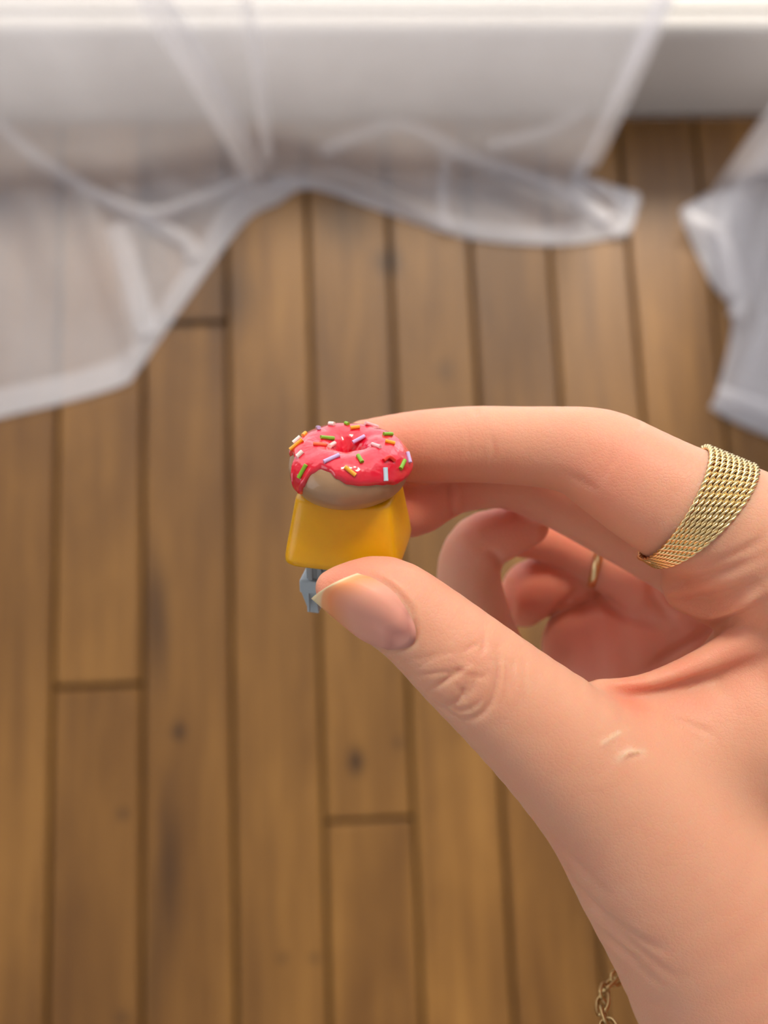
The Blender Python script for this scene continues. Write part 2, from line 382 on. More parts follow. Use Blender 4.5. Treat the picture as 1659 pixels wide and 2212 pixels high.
def hang_fold(path_px, wpx, y):
    P = []
    for x, yy in path_px:
        r = ray(x, yy); P.append(np.array(CAM + r * ((y - CAM.y) / r.y)))
    P = catmull(P, 6); V = []; wid = wpx / 200 * .09
    for p in P:
        for a in np.linspace(0, math.pi, 7): V.append(p + np.array((wid / 2 * math.cos(a), -.010 * math.sin(a), 0)))
    return np.array(V), grid_faces(len(P), 7)
def curtain(cols, label, seed, lift, amp, extra, folds, spans=9, hung=()):
    root = empty('sheer_curtain', fp(cols[len(cols) // 2][0], cols[len(cols) // 2][1]))
    tag(root, label, 'curtain', 'sheer white curtains')
    nf, nup = 20, 22
    V, nu, nv = sheet(cols, nf, nup, spans, seed, lift, amp)
    world_child('cloth', V, grid_faces(nu, nv), M['sheer'], root)
    G = V.reshape(nu, nv, 3)
    # folded hem: a second layer over the last few centimetres
    hem = []
    for i in range(nu):
        path = G[i]; L = 0; row = [path[0]]
        for j in range(1, nv):
            d = np.linalg.norm(path[j] - path[j - 1])
            if L + d > .032: row.append(path[j - 1] + (path[j] - path[j - 1]) * (.032 - L) / d); break
            L += d; row.append(path[j])
        row = np.array(row); t = np.linspace(0, len(row) - 1, 5)
        hem.append([row[int(a)] * (1 - a % 1) + row[min(int(a) + 1, len(row) - 1)] * (a % 1) + np.array((0, 0, .0012)) for a in t])
    world_child('hem', np.array(hem).reshape(-1, 3), grid_faces(nu, 5), M['hem'], root)
    for s2, dz, colz in extra:
        V2, n2, v2 = sheet(colz, nf, nup, spans, s2, lift, amp, dz)
        world_child('cloth_layer', V2, grid_faces(n2, v2), M['sheer'], root)
    for path, w, h, z in folds:
        world_child('fold', *ribbon(path, w, h, z), M['hem'], root)
    for path, w, y in hung:
        world_child('fold', *hang_fold(path, w, y), M['hem'], root)
    return root
YC = fp(600, 395).y
curtain([(-700, 1040, -650, 430), (-400, 1000, -400, 430), (-200, 955, -200, 425), (0, 903, -20, 420), (140, 870, 100, 415), (265, 832, 190, 410),
         (300, 798, 260, 405), (400, 655, 340, 400), (525, 485, 430, 392), (600, 440, 505, 385), (672, 408, 585, 365), (830, 458, 720, 380),
         (1000, 513, 880, 388), (1180, 530, 1010, 392), (1290, 520, 1120, 392), (1350, 506, 1230, 396), (1366, 488, 1240, 396), (1379, 432, 1252, 395)],
        'long sheer white curtain spilling onto the floor with a wide scalloped hem', 3, .012, .018,
        [], [([(-60, 190), (0, 270), (120, 370), (300, 462), (420, 440), (545, 392)], 34, .012, .012),
             ([(250, 490), (285, 600), (320, 725)], 60, .006, .006), ([(300, 470), (400, 520), (420, 560)], 40, .006, .006),
             ([(690, 330), (860, 270), (1010, 340), (1180, 400), (1310, 480)], 36, .008, .01),
             ([(965, 330), (955, 420), (965, 500)], 24, .006, .006), ([(1050, 320), (1180, 285), (1250, 240)], 34, .010, .014),
             ([(1262, 345), (1245, 410), (1310, 480)], 38, .008, .008), ([(1315, 492), (1345, 500), (1372, 428)], 34, .006, .004),
             ([(1255, 398), (1310, 412), (1378, 430)], 34, .006, .004)],
        hung=[([(215, -300), (300, -60), (385, 80), (455, 200), (512, 300), (545, 372)], 70, YC), ([(505, -250), (530, 0), (560, 180), (578, 330)], 26, YC), ([(1560, -300), (1440, -20), (1385, 110), (1330, 235), (1275, 350)], 50, YC)])
rc = [(1490, 446, 1530, 420), (1472, 466, 1560, 415), (1530, 600, 1620, 410), (1582, 690, 1690, 405), (1545, 862, 1760, 400), (1542, 886, 1820, 400),
      (1660, 942, 1900, 400), (1900, 1010, 2080, 400), (2200, 1060, 2400, 400)]
curtain(rc, 'bunched sheer white curtain panel lying folded over itself beside the bare floor strip', 8, .014, .02,
        [(21, .006, [(a + 12, b, c + 30, d) for a, b, c, d in rc]), (33, .012, [(a + 40, b - 10, c + 60, d) for a, b, c, d in rc])],
        [([(1480, 470), (1560, 520), (1600, 640), (1590, 690)], 46, .010, .016), ([(1610, 380), (1560, 500), (1580, 640)], 40, .010, .016),
         ([(1550, 850), (1640, 880), (1760, 930)], 46, .008, .016)])

# ------------------------------------------------------------------ the hand (one continuous skin)
CH = {  # pixel x, pixel y, depth mm, radius in pixels at that depth
 'thumb': [(722, 1270, 146, 42), (762, 1276, 145.5, 64), (830, 1296, 145, 95), (905, 1345, 145, 102), (1005, 1432, 145.5, 116), (1110, 1522, 147, 130),
           (1220, 1618, 149, 150), (1340, 1738, 152, 176), (1440, 1868, 155, 206), (1560, 2032, 159, 238), (1700, 2250, 165, 285), (1850, 2520, 172, 300), (2020, 2900, 180, 310), (2200, 3300, 190, 320)],
 'index': [(790, 962, 169, 56), (880, 965, 168, 75), (960, 962, 166.5, 81), (1038, 960, 165, 83), (1120, 963, 163, 85), (1200, 968, 161, 90), (1262, 978, 159, 99),
           (1312, 1000, 158, 111), (1385, 1045, 156, 121), (1460, 1088, 155, 130), (1550, 1135, 155, 145), (1650, 1195, 156, 165), (1765, 1270, 159, 190)],
 'middle': [(868, 1106, 172, 58), (905, 1087, 173, 68), (975, 1042, 176, 70), (1090, 1022, 178, 76), (1200, 1060, 178, 78), (1310, 1115, 177, 82), (1430, 1170, 176, 95), (1600, 1240, 176, 130), (1780, 1330, 177, 170)],
 'ring': [(1140, 1134, 184, 47), (1095, 1150, 185, 56), (1035, 1178, 187, 66), (1012, 1245, 190, 69), (1040, 1340, 193, 66), (1080, 1420, 195, 60)],
 'ringp': [(1130, 1150, 199, 55), (1200, 1160, 199, 58), (1290, 1202, 197, 60), (1400, 1265, 195, 75), (1600, 1340, 193, 120), (1780, 1420, 193, 160)],
 'pinky': [(1255, 1255, 201, 46), (1190, 1262, 203, 62), (1150, 1275, 205, 66), (1130, 1300, 208, 55)],
 'palm1': [(1292, 1402, 205, 122), (1420, 1370, 202, 150), (1600, 1350, 198, 170), (1800, 1450, 200, 200)],
 'palm2': [(1400, 1520, 200, 150), (1600, 1650, 196, 230), (1760, 2000, 186, 260), (1850, 2400, 182, 280)],
 'mc1': [(1765, 1270, 160, 190), (1850, 1600, 168, 230), (1880, 1950, 174, 260), (1920, 2350, 178, 290)],
 'mc2': [(1800, 1400, 190, 200), (1900, 1700, 190, 240), (1900, 2100, 186, 260)],
 'web': [(1300, 1488, 152, 22), (1370, 1486, 152.5, 26), (1440, 1468, 153, 30), (1530, 1430, 153.5, 36), (1620, 1380, 154, 44), (1720, 1320, 155, 60)],
 'webfill': [(1400, 1570, 157, 95), (1520, 1590, 160, 160), (1660, 1560, 163, 200), (1800, 1600, 166, 240)],
 'base': [(1500, 1260, 160, 70), (1600, 1290, 160, 90), (1700, 1330, 160, 120)],
}
def chain_mm(name, n=2):
    P = catmull(CH[name], n)
    return np.array([[*cm(x, y, s), r * s / F] for x, y, s, r in P])
CHM = {k: chain_mm(k, 3 if k in ('index', 'thumb', 'ring') else 2) for k in CH}
def sd_chain(P, ch, near=None):
    d = np.full(len(P), 1e3, np.float32)
    for a, b in zip(ch[:-1], ch[1:]):
        if near is not None and min(np.linalg.norm(a[:3] - near[0]) - a[3], np.linalg.norm(b[:3] - near[0]) - b[3]) > near[1] + np.linalg.norm(a[:3] - b[:3]) * .5: continue
        ab = (b[:3] - a[:3]).astype(np.float32); L2 = float(ab @ ab) + 1e-9
        q = P - a[:3].astype(np.float32)
        t = np.clip(q @ ab / L2, 0, 1)
        q -= t[:, None] * ab
        dd = np.sqrt((q * q).sum(1)) - (a[3] + t * (b[3] - a[3])).astype(np.float32)
        d = np.minimum(d, dd)
    return d
def smin(a, b, k):
    h = np.clip(.5 + .5 * (b - a) / k, 0, 1)
    return b * (1 - h) + a * h - k * h * (1 - h)
def hand_sdf(P, near=None):
    P = P.astype(np.float32); S = {k: sd_chain(P, c, near) for k, c in CHM.items()}
    back = smin(S['mc1'], S['mc2'], 10); palm = smin(S['palm1'], S['palm2'], 8)
    d = smin(S['thumb'], S['webfill'], 7)
    d = smin(d, back, 9)
    d = smin(d, S['web'], 2.2)
    d = smin(d, palm, 4)
    f = smin(S['index'], S['base'], 3)
    d = smin(d, f, 1.6)
    d = smin(d, S['middle'], 1.0)
    d = smin(d, S['ringp'], 1.0)
    d = smin(d, S['ring'], .6)
    d = smin(d, S['pinky'], .6)
    return d

def surface_nets(sdf, lo, hi, h, coarse=6):
    dims = [int(math.ceil((b - a) / (h * coarse))) * coarse + 1 for a, b in zip(lo, hi)]
    nc = [(d - 1) // coarse + 1 for d in dims]
    ax = [lo[i] + np.arange(nc[i]) * h * coarse for i in range(3)]
    X, Y, Z = np.meshgrid(*ax, indexing='ij')
    dc = sdf(np.stack([X.ravel(), Y.ravel(), Z.ravel()], 1)).reshape(nc)
    near = np.abs(dc) < h * coarse * 1.9
    full = np.repeat(np.repeat(np.repeat(dc, coarse, 0), coarse, 1), coarse, 2)
    o = coarse // 2
    full = full[o:o + dims[0], o:o + dims[1], o:o + dims[2]]
    nm = np.repeat(np.repeat(np.repeat(near, coarse, 0), coarse, 1), coarse, 2)[o:o + dims[0], o:o + dims[1], o:o + dims[2]]
    pad = [(0, dims[i] - full.shape[i]) for i in range(3)]
    full = np.pad(full, pad, mode='edge').astype(np.float32); nm = np.pad(nm, pad, mode='edge')
    I = np.argwhere(nm)
    blk = I // 24; key = (blk[:, 0] * 4096 + blk[:, 1]) * 4096 + blk[:, 2]
    order = np.argsort(key, kind='stable'); I = I[order]; key = key[order]
    cut = np.concatenate([[0], np.flatnonzero(np.diff(key)) + 1, [len(I)]])
    for a, b in zip(cut[:-1], cut[1:]):
        ii = I[a:b]; P = ii * h + np.array(lo)
        c = (P.min(0) + P.max(0)) / 2
        full[ii[:, 0], ii[:, 1], ii[:, 2]] = sdf(P, (c, np.linalg.norm(P.max(0) - c) + 13))
    neg = full < 0
    c8 = [(a, b, c) for a in (0, 1) for b in (0, 1) for c in (0, 1)]
    cnt = np.zeros([d - 1 for d in dims], np.int8)
    for a, b, c in c8: cnt += neg[a:dims[0] - 1 + a, b:dims[1] - 1 + b, c:dims[2] - 1 + c]
    act = (cnt > 0) & (cnt < 8)
    A = np.argwhere(act); idx = np.full(act.shape, -1, np.int32); idx[act] = np.arange(len(A))
    vals = {c: full[A[:, 0] + c[0], A[:, 1] + c[1], A[:, 2] + c[2]] for c in c8}
    acc = np.zeros((len(A), 3)); num = np.zeros(len(A))
    for c in c8:
        for k in range(3):
            if c[k] == 0:
                e = list(c); e[k] = 1; e = tuple(e)
                va, vb = vals[c], vals[e]; m = (va < 0) != (vb < 0)
                t = np.where(m, va / np.where(m, va - vb, 1), 0)
                p = np.tile(np.array(c, float), (len(A), 1)); p[:, k] += t
                acc[m] += p[m]; num[m] += 1
    V = (A + acc / num[:, None]) * h + np.array(lo)
    Q = []
    for k in range(3):
        u, v = (k + 1) % 3, (k + 2) % 3
        sl0 = [slice(1, d - 1) for d in dims]; sl0[k] = slice(0, dims[k] - 1)
        sl1 = list(sl0); sl1[k] = slice(1, dims[k])
        n0, n1 = neg[tuple(sl0)], neg[tuple(sl1)]
        E = np.argwhere(n0 != n1); off = np.ones(3, int); off[k] = 0; s0 = n0[n0 != n1]; E = E + off
        eu = np.zeros(3, int); eu[u] = 1; ev = np.zeros(3, int); ev[v] = 1
        q = [idx[tuple((E - a).T)] for a in (eu + ev, ev, 0 * eu, eu)]
        q = np.stack(q, 1); q[~s0] = q[~s0][:, ::-1]
        Q.append(q)
    return V, np.concatenate(Q)
def adjacency(nv, Q):
    e = np.concatenate([Q[:, [0, 1]], Q[:, [1, 2]], Q[:, [2, 3]], Q[:, [3, 0]]]); e = np.concatenate([e, e[:, ::-1]])
    deg = np.bincount(e[:, 0], minlength=nv)
    return e, deg
def relax(V, e, deg, it, lam):
    for _ in range(it):
        s = np.stack([np.bincount(e[:, 0], V[e[:, 1], k], len(V)) for k in range(3)], 1) / deg[:, None]
        V = V + lam * (s - V)
    return V
def normals(V, Q):
    n = np.cross(V[Q[:, 2]] - V[Q[:, 0]], V[Q[:, 3]] - V[Q[:, 1]]); out = np.zeros_like(V)
    for c in range(4):
        for k in range(3): out[:, k] += np.bincount(Q[:, c], n[:, k], len(V))
    return out / (np.linalg.norm(out, axis=1)[:, None] + 1e-12)
def px_of(V):
    s = -V[:, 2]
    return CX + V[:, 0] / s * F, CY - V[:, 1] / s * F
def poly_dist(x, y, pts, frac=False):
    d = np.full(len(x), 1e9); u = np.zeros(len(x)); n = len(pts) - 1
    for k, ((ax, ay), (bx, by)) in enumerate(zip(pts[:-1], pts[1:])):
        vx, vy = bx - ax, by - ay; t = np.clip(((x - ax) * vx + (y - ay) * vy) / (vx * vx + vy * vy), 0, 1)
        q = np.hypot(x - ax - t * vx, y - ay - t * vy); m = q < d
        d[m] = q[m]; u[m] = ((k + t) / n)[m]
    return (d, u) if frac else d
# creases of the skin: line, width px, depth mm (negative = raised)
Z3 = lambda pts: [(640 + x / 2.37, 1160 + y / 2.37) for x, y in pts]
Z2 = lambda pts: [(860 + x / 2.0764, 840 + y / 2.0764) for x, y in pts]
Z5 = lambda pts: [(1059 + x / 2.7233, 1400 + y / 2.7233) for x, y in pts]
NAIL_RIM = [(772, 1236), (812, 1248), (858, 1280), (886, 1316), (898, 1350), (894, 1384), (866, 1406), (836, 1408)]
CREASE = [
 (NAIL_RIM, 4.5, .22), ([(776, 1226), (820, 1236), (868, 1270), (898, 1308), (911, 1350), (906, 1392), (872, 1418)], 9, -.14),
 (Z3([(590, 715), (690, 700), (790, 690), (850, 660)]), 5, .18), (Z3([(680, 790), (760, 735), (830, 690), (880, 655)]), 6, .40),
 (Z3([(850, 940), (930, 920), (985, 860), (1020, 760), (1035, 660), (1030, 560)]), 7, .38), (Z3([(740, 870), (810, 850), (850, 800), (870, 720)]), 6, .34),
 (Z3([(800, 740), (850, 800), (880, 860)]), 5, .12), (Z3([(860, 830), (900, 770), (910, 700)]), 5, .24), (Z3([(760, 850), (840, 890), (920, 860), (960, 800)]), 5, .22),
 (Z3([(690, 830), (740, 870), (800, 910), (850, 940)]), 6, .22), (Z3([(840, 600), (900, 560), (950, 545)]), 5, .14), (Z3([(940, 620), (960, 560), (955, 500)]), 6, .18),
 (Z3([(870, 690), (930, 720), (985, 700)]), 5, .18), (Z3([(600, 700), (660, 640), (760, 600), (830, 590)]), 5, .12), (Z3([(560, 640), (680, 610), (760, 570)]), 5, .10),
 (Z3([(860, 670), (885, 680)]), 9, -.20),
 (Z3([(1080, 600), (1075, 760), (1040, 880)]), 6, .12), (Z3([(1110, 640), (1105, 800)]), 5, .08), (Z3([(1170, 640), (1165, 860)]), 5, .07),
 # index finger joints
 (Z2([(415, 190), (430, 290), (400, 370)]), 7, .16), (Z2([(300, 130), (318, 260), (300, 340)]), 6, .07), (Z2([(345, 70), (350, 110)]), 7, .22),
 (Z2([(965, 200), (940, 330), (900, 440)]), 9, .14), (Z2([(1000, 240), (965, 340)]), 8, .10), (Z2([(740, 380), (830, 420), (900, 470)]), 10, .12),
 (Z2([(1095, 140), (1080, 170)]), 8, .18), (Z2([(240, 430), (250, 560)]), 9, .40),
 # curled fingers
 (Z2([(390, 720), (450, 770), (480, 830)]), 11, .5), (Z2([(480, 830), (500, 930), (510, 1040)]), 10, .4), (Z2([(840, 880), (740, 970), (650, 1060)]), 10, .4),
 (Z2([(880, 900), (980, 1000), (1120, 1050), (1250, 1080)]), 14, .45), (Z2([(1110, 830), (1160, 960), (1250, 1060)]), 14, .35),
 # the web between thumb and index finger
 (Z2([(1130, 880), (1280, 870), (1450, 830), (1659, 740)]), 14, .55), (Z2([(1180, 960), (1330, 960), (1500, 920), (1659, 850)]), 16, .6),
 (Z2([(1260, 1010), (1420, 1010), (1560, 960), (1659, 900)]), 12, -.45), (Z2([(1240, 800), (1400, 790), (1560, 720), (1659, 650)]), 12, .30),
 (Z2([(1080, 1270), (1250, 1170), (1450, 1060), (1659, 950)]), 12, .5),
 (Z2([(900, 1330), (1050, 1370), (1200, 1360), (1400, 1300), (1659, 1200)]), 17, .85),
 (Z5([(980, 380), (1100, 420), (1250, 480), (1330, 530)]), 9, .16), (Z5([(1050, 430), (1180, 510), (1270, 590)]), 8, .10),
 # scar
 (Z5([(760, 650), (820, 610), (900, 615)]), 6, -.28), (Z5([(660, 560), (760, 500)]), 4, -.14), (Z5([(780, 665), (860, 635), (940, 630)]), 4, .14),
 # folds at the wrist
 (Z5([(330, 1040), (480, 1240), (700, 1450)]), 10, .16), (Z5([(450, 1330), (620, 1530), (850, 1700), (1050, 1800)]), 11, .30),
 (Z5([(510, 1440), (700, 1640), (900, 1800), (1100, 1950)]), 10, .26), (Z5([(600, 1620), (760, 1770), (930, 1880)]), 10, .32), (Z5([(730, 1760), (900, 1900), (1000, 1990)]), 9, .22),
 (Z5([(470, 1330), (560, 1480), (680, 1590)]), 9, .18),
]
BLUSH = [  # pixel, depth, radius px, amount: redder skin of fingertips, joints and palm
 (770, 1240, 145, 130, .55), (900, 1290, 145, 90, .35), (1010, 1450, 138, 120, .10), (830, 960, 168, 150, .45), (1330, 1010, 150, 130, .30), (1120, 1000, 160, 120, .12),
 (900, 1100, 172, 170, .75), (1100, 1120, 184, 110, .75), (1250, 1150, 190, 160, .55), (1180, 1270, 203, 150, .75), (1320, 1380, 200, 210, .80), (1480, 1340, 195, 160, .7),
 (1480, 1290, 155, 130, .30), (1480, 1470, 150, 90, .45), (1370, 1490, 150, 60, .55), (1600, 1430, 150, 80, .4), (1230, 1790, 150, 110, .20), (1620, 2050, 150, 200, .12)]
def build_hand():
    V, Q = surface_nets(hand_sdf, (-14, -185, -245), (128, 24, -132), .43)
    e, deg = adjacency(len(V), Q)
    x0, y0 = px_of(V); soft = np.clip((y0 - 1480) / 120, 0, 1) * np.clip((x0 - 1080) / 120, 0, 1)
    V = relax(V, e, deg, 6, .5); V = relax(V, e, deg, 40, (.6 * soft)[:, None])
    n = normals(V, Q); x, y = px_of(V); s = -V[:, 2]
    face = np.clip((n * (-V / np.linalg.norm(V, axis=1)[:, None])).sum(1) * 2.5, 0, 1)
    disp = np.zeros(len(V))
    for pts, w, dep in CREASE:
        bx = [p[0] for p in pts]; by = [p[1] for p in pts]
        m = np.where((x > min(bx) - 4 * w) & (x < max(bx) + 4 * w) & (y > min(by) - 4 * w) & (y < max(by) + 4 * w) & (face > 0))[0]
        d, u = poly_dist(x[m], y[m], list(catmull(pts, 5)) if len(pts) > 2 else pts, True)
        tap = np.clip(np.minimum(u, 1 - u) / .3, .15, 1) if len(pts) > 2 else 1.0
        disp[m] -= dep * (1.6 if w <= 7 else 1.5) * np.exp(-(d / (w * (.72 if w <= 7 else .9))) ** 2) * face[m] * tap
    V = V + n * disp[:, None]
    vol = (V[Q[:, 0]] * np.cross(V[Q[:, 1]], V[Q[:, 2]])).sum() + (V[Q[:, 0]] * np.cross(V[Q[:, 2]], V[Q[:, 3]])).sum()
    if vol < 0: Q = Q[:, ::-1].copy()
    V = relax(V, e, deg, 1, .3)
    bl = np.zeros(len(V)); pale = np.zeros(len(V))
    for px, py, ds, r, a in BLUSH:
        c = cm(px, py, ds); rr = r * ds / F
        bl = np.maximum(bl, a * np.exp(-((V - c) ** 2).sum(1) / rr ** 2))
    for pts, w in ((Z5([(760, 650), (820, 610), (900, 615)]), 9), (Z5([(660, 560), (760, 500)]), 6)):
        pale = np.maximum(pale, .45 * np.exp(-(poly_dist(x, y, pts) / w) ** 2) * (s < 150))
    Pw = to_world(V); org = to_world(cm(1700, 2250, 165))
    me = bpy.data.meshes.new('hand')
    me.vertices.add(len(V)); me.vertices.foreach_set('co', (Pw - org).ravel())
    me.loops.add(len(Q) * 4); me.loops.foreach_set('vertex_index', Q.ravel())
    me.polygons.add(len(Q)); me.polygons.foreach_set('loop_start', np.arange(len(Q)) * 4); me.polygons.foreach_set('loop_total', np.full(len(Q), 4))
    me.update(calc_edges=True); me.validate()
    for nm, arr in (('blush', bl), ('pale', pale)):
        a = me.attributes.new(nm, 'FLOAT', 'POINT'); a.data.foreach_set('value', arr.astype(np.float32))
    o = link_mesh('hand', me, M['skin']); o.location = org
    tag(o, 'bare hand pinching the donut keycap between thumb and fingertips, other fingers curled', 'hand')
    bpy.context.view_layer.update()
    return o
hand = build_hand()

# thumb nail: a curved plate, side edge - middle - side edge, from cuticle to free edge
def build_nail():
    Lo = catmull([(838, 1404, 142.6), (785, 1385, 143.0), (726, 1340, 143.6), (672, 1293, 144.6)], 8)
    Mi = catmull([(893, 1388, 138.4), (802, 1316, 138.2), (742, 1276, 138.9), (716, 1262, 139.6)], 8)
    Up = catmull([(890, 1336, 138.4), (855, 1284, 138.8), (812, 1252, 139.6), (772, 1238, 140.8)], 8)
    nu, nv = len(Lo), 17; G = np.zeros((nu, nv, 3))
    for i in range(nu):
        for j in range(nv):
            t = j / (nv - 1) * 2 - 1
            G[i, j] = Lo[i] * (t * (t - 1) / 2) + Mi[i] * (1 - t * t) + Up[i] * (t * (t + 1) / 2)
    # rest the plate on the flesh
    ts = np.linspace(132, 150, 181); D = G[:, :, 2].copy()
    for i in range(nu):
        for j in range(nv):
            P = np.array([cm(G[i, j, 0], G[i, j, 1], t) for t in ts]); sd = hand_sdf(P)
            if (sd < 0).any(): D[i, j] = min(D[i, j], ts[np.argmax(sd < 0)] - .22)
    for _ in range(3):
        Dp = np.pad(D, 1, mode='edge'); Sm = (Dp[:-2, 1:-1] + Dp[2:, 1:-1] + Dp[1:-1, :-2] + Dp[1:-1, 2:]) / 4; D = np.minimum(D, .5 * D + .5 * Sm)
    V = []; along = []
    for side in (0, 1):
        for i in range(nu):
            for j in range(nv):
                t = j / (nv - 1) * 2 - 1
                V.append(cm(G[i, j, 0], G[i, j, 1], D[i, j] + side * .5)); along.append(i / (nu - 1) - .04 * (1 - t * t) + .03 * math.sin(5 * t))
    g = grid_faces(nu, nv); n = nu * nv
    Fs = g + [tuple(v + n for v in f[::-1]) for f in g]
    rim = [i * nv for i in range(nu)] + [(nu - 1) * nv + j for j in range(1, nv)] + [i * nv + nv - 1 for i in range(nu - 2, -1, -1)] + [j for j in range(nv - 2, 0, -1)]
    for a, b in zip(rim, rim[1:] + rim[:1]): Fs.append((b, a, a + n, b + n))
    Pw = to_world(np.array(V))
    o = outward(world_child('thumbnail', Pw, Fs, M['nail'], hand))
    a = o.data.attributes.new('along', 'FLOAT', 'POINT'); a.data.foreach_set('value', np.array(along, np.float32))
    o['label'] = 'long pale edged thumbnail'
build_nail()

# ------------------------------------------------------------------ donut keycap
E = math.radians(29)
kz = Vector((0.0, math.cos(E), math.sin(E)))
kx = Vector((1, .02, 0)); kx = (kx - kz * kx.dot(kz)).normalized(); ky = kz.cross(kx)
YAW = math.radians(-12)
kx2 = kx * math.cos(YAW) + ky * math.sin(YAW); ky2 = kz.cross(kx2)
KR = np.array((kx2, ky2, kz)).T             # keycap axes as columns, camera space
KO = cm(752, 1008, 154.0)                   # centre of the donut
def kc(P): return np.asarray(P) @ KR.T + KO  # keycap mm -> camera mm
kroot = empty('donut_keycap', to_world(kc((0, 0, -26.4))))
tag(kroot, 'glossy yellow keyboard keycap topped by a miniature pink iced donut', 'keycap')
bpy.context.view_layer.update()
def kchild(name, Pk, Fs, mt, parent=None, smooth=True):
    return outward(world_child(name, to_world(kc(Pk)), Fs, mt, kroot if parent is None else parent, smooth))
def rrect(wx, wy, p, n=64):
    out = []
    for i in range(n):
        a = 2 * math.pi * i / n; c, s = math.cos(a), math.sin(a)
        k = (abs(c) ** p + abs(s) ** p) ** (-1 / p); out.append((wx * c * k, wy * s * k))
    return out
TOP, BOT = -3.4, -14.3
def build_keycap():
    rows = [(0.0, BOT + 1.6, .2, 0), (7.9, BOT + 1.6, 1, 0), (8.15, BOT, 1, 0), (8.6, BOT + .05, 1, 0), (8.95, BOT + .45, 1, 0), (9.0, BOT + 1.2, 1, 0), (8.75, BOT + 3.2, 1, 0),
            (8.35, BOT + 5.6, 1, 0), (7.9, BOT + 8.2, 1, 0), (7.55, TOP - .9, 1, 0), (7.2, TOP - .35, 1, 0), (6.6, TOP - .1, 1, 0), (4, TOP - .3, 1, 0), (.0, TOP - .5, 1, 0)]
    V = []; n = 96
    for w, z, _, _ in rows:
        f = (z - BOT) / (TOP - BOT); dy = w * .86 - .2
        for x, y in rrect(w, max(dy, 0) * (1 - .05 * f), 8.5 - 2.5 * f, n):
            # side faces bow a little inwards halfway, corners flare at the foot
            V.append((x * (1 - .012 * math.sin(f * 3.14)), y + .6 * f, z))
    kchild('keycap_body', V, grid_faces(len(rows), n, False, True), M['yellow'])
build_keycap()
R0, R1, RZ = 5.2, 3.9, 4.1
def torus_pt(th, be, off=0.0):               # be: 0 outward, 90 deg up, 180 inward
    r = R0 + (R1 + off) * math.cos(be); w = 1 + .012 * math.sin(3 * th + .6)
    return (r * w * math.cos(th), r * w * math.sin(th), (RZ + off) * math.sin(be))
def build_donut():
    nu, nv = 96, 40
    V = [torus_pt(2 * math.pi * i / nu, 2 * math.pi * j / nv) for i in range(nu) for j in range(nv)]
    kchild('donut', V, grid_faces(nu, nv, True, True), M['dough'])
    P = [(6.9 * math.cos(t), 5.9 * math.sin(t) + .3, TOP + .02 + .12 * math.sin(3 * t)) for t in np.linspace(0, 2 * math.pi, 72, endpoint=False)]
    kchild('glue_bead', *tube(P, .55 + .12 * np.sin(np.linspace(0, 25, 72)), 10, closed=True), M['yellow'])
    # icing: edge angle around the ring (degrees below the equator), th measured from +x
    keys = [(0, -8), (25, 0), (60, 6), (90, -2), (120, 6), (150, 0), (176, 8), (188, 20), (202, 38), (213, 36), (220, 10), (226, -22), (233, -24), (239, 0), (246, 32), (254, 47), (264, 45), (273, 32), (283, 21), (295, 17),
            (308, 13), (320, 6), (335, -4), (348, -8), (360, -8)]
    ka = np.array(keys, float)
    def edge(deg):
        deg %= 360
        i = min(max(np.searchsorted(ka[:, 0], deg, 'right') - 1, 0), len(ka) - 2); t = (deg - ka[i, 0]) / (ka[i + 1, 0] - ka[i, 0]); t = t * t * (3 - 2 * t)
        return ka[i, 1] * (1 - t) + ka[i + 1, 1] * t
    nu, nv = 180, 34; V = []
    for i in range(nu):
        th = 2 * math.pi * i / nu; b0 = math.radians(edge(math.degrees(th))); b1 = math.radians(200)
        for j in range(nv):
            t = j / (nv - 1); be = b0 + (b1 - b0) * (t ** 1.25)
            arc = (be - b0) * R1
            off = -.12 + .55 * (1 - math.exp(-arc / .32)) + .22 * math.exp(-((arc - .7) / .6) ** 2) * (1 if b0 < .1 else .5)
            off += .05 * math.sin(5 * th + 3 * be) + .04 * math.sin(9 * th - 4 * be)
            V.append(torus_pt(th, be, off))
    ic = kchild('icing', V, grid_faces(nu, nv, True, False), M['icing'])
    return ic, V, grid_faces(nu, nv, True, False)
icing, iv, ifc = build_donut()
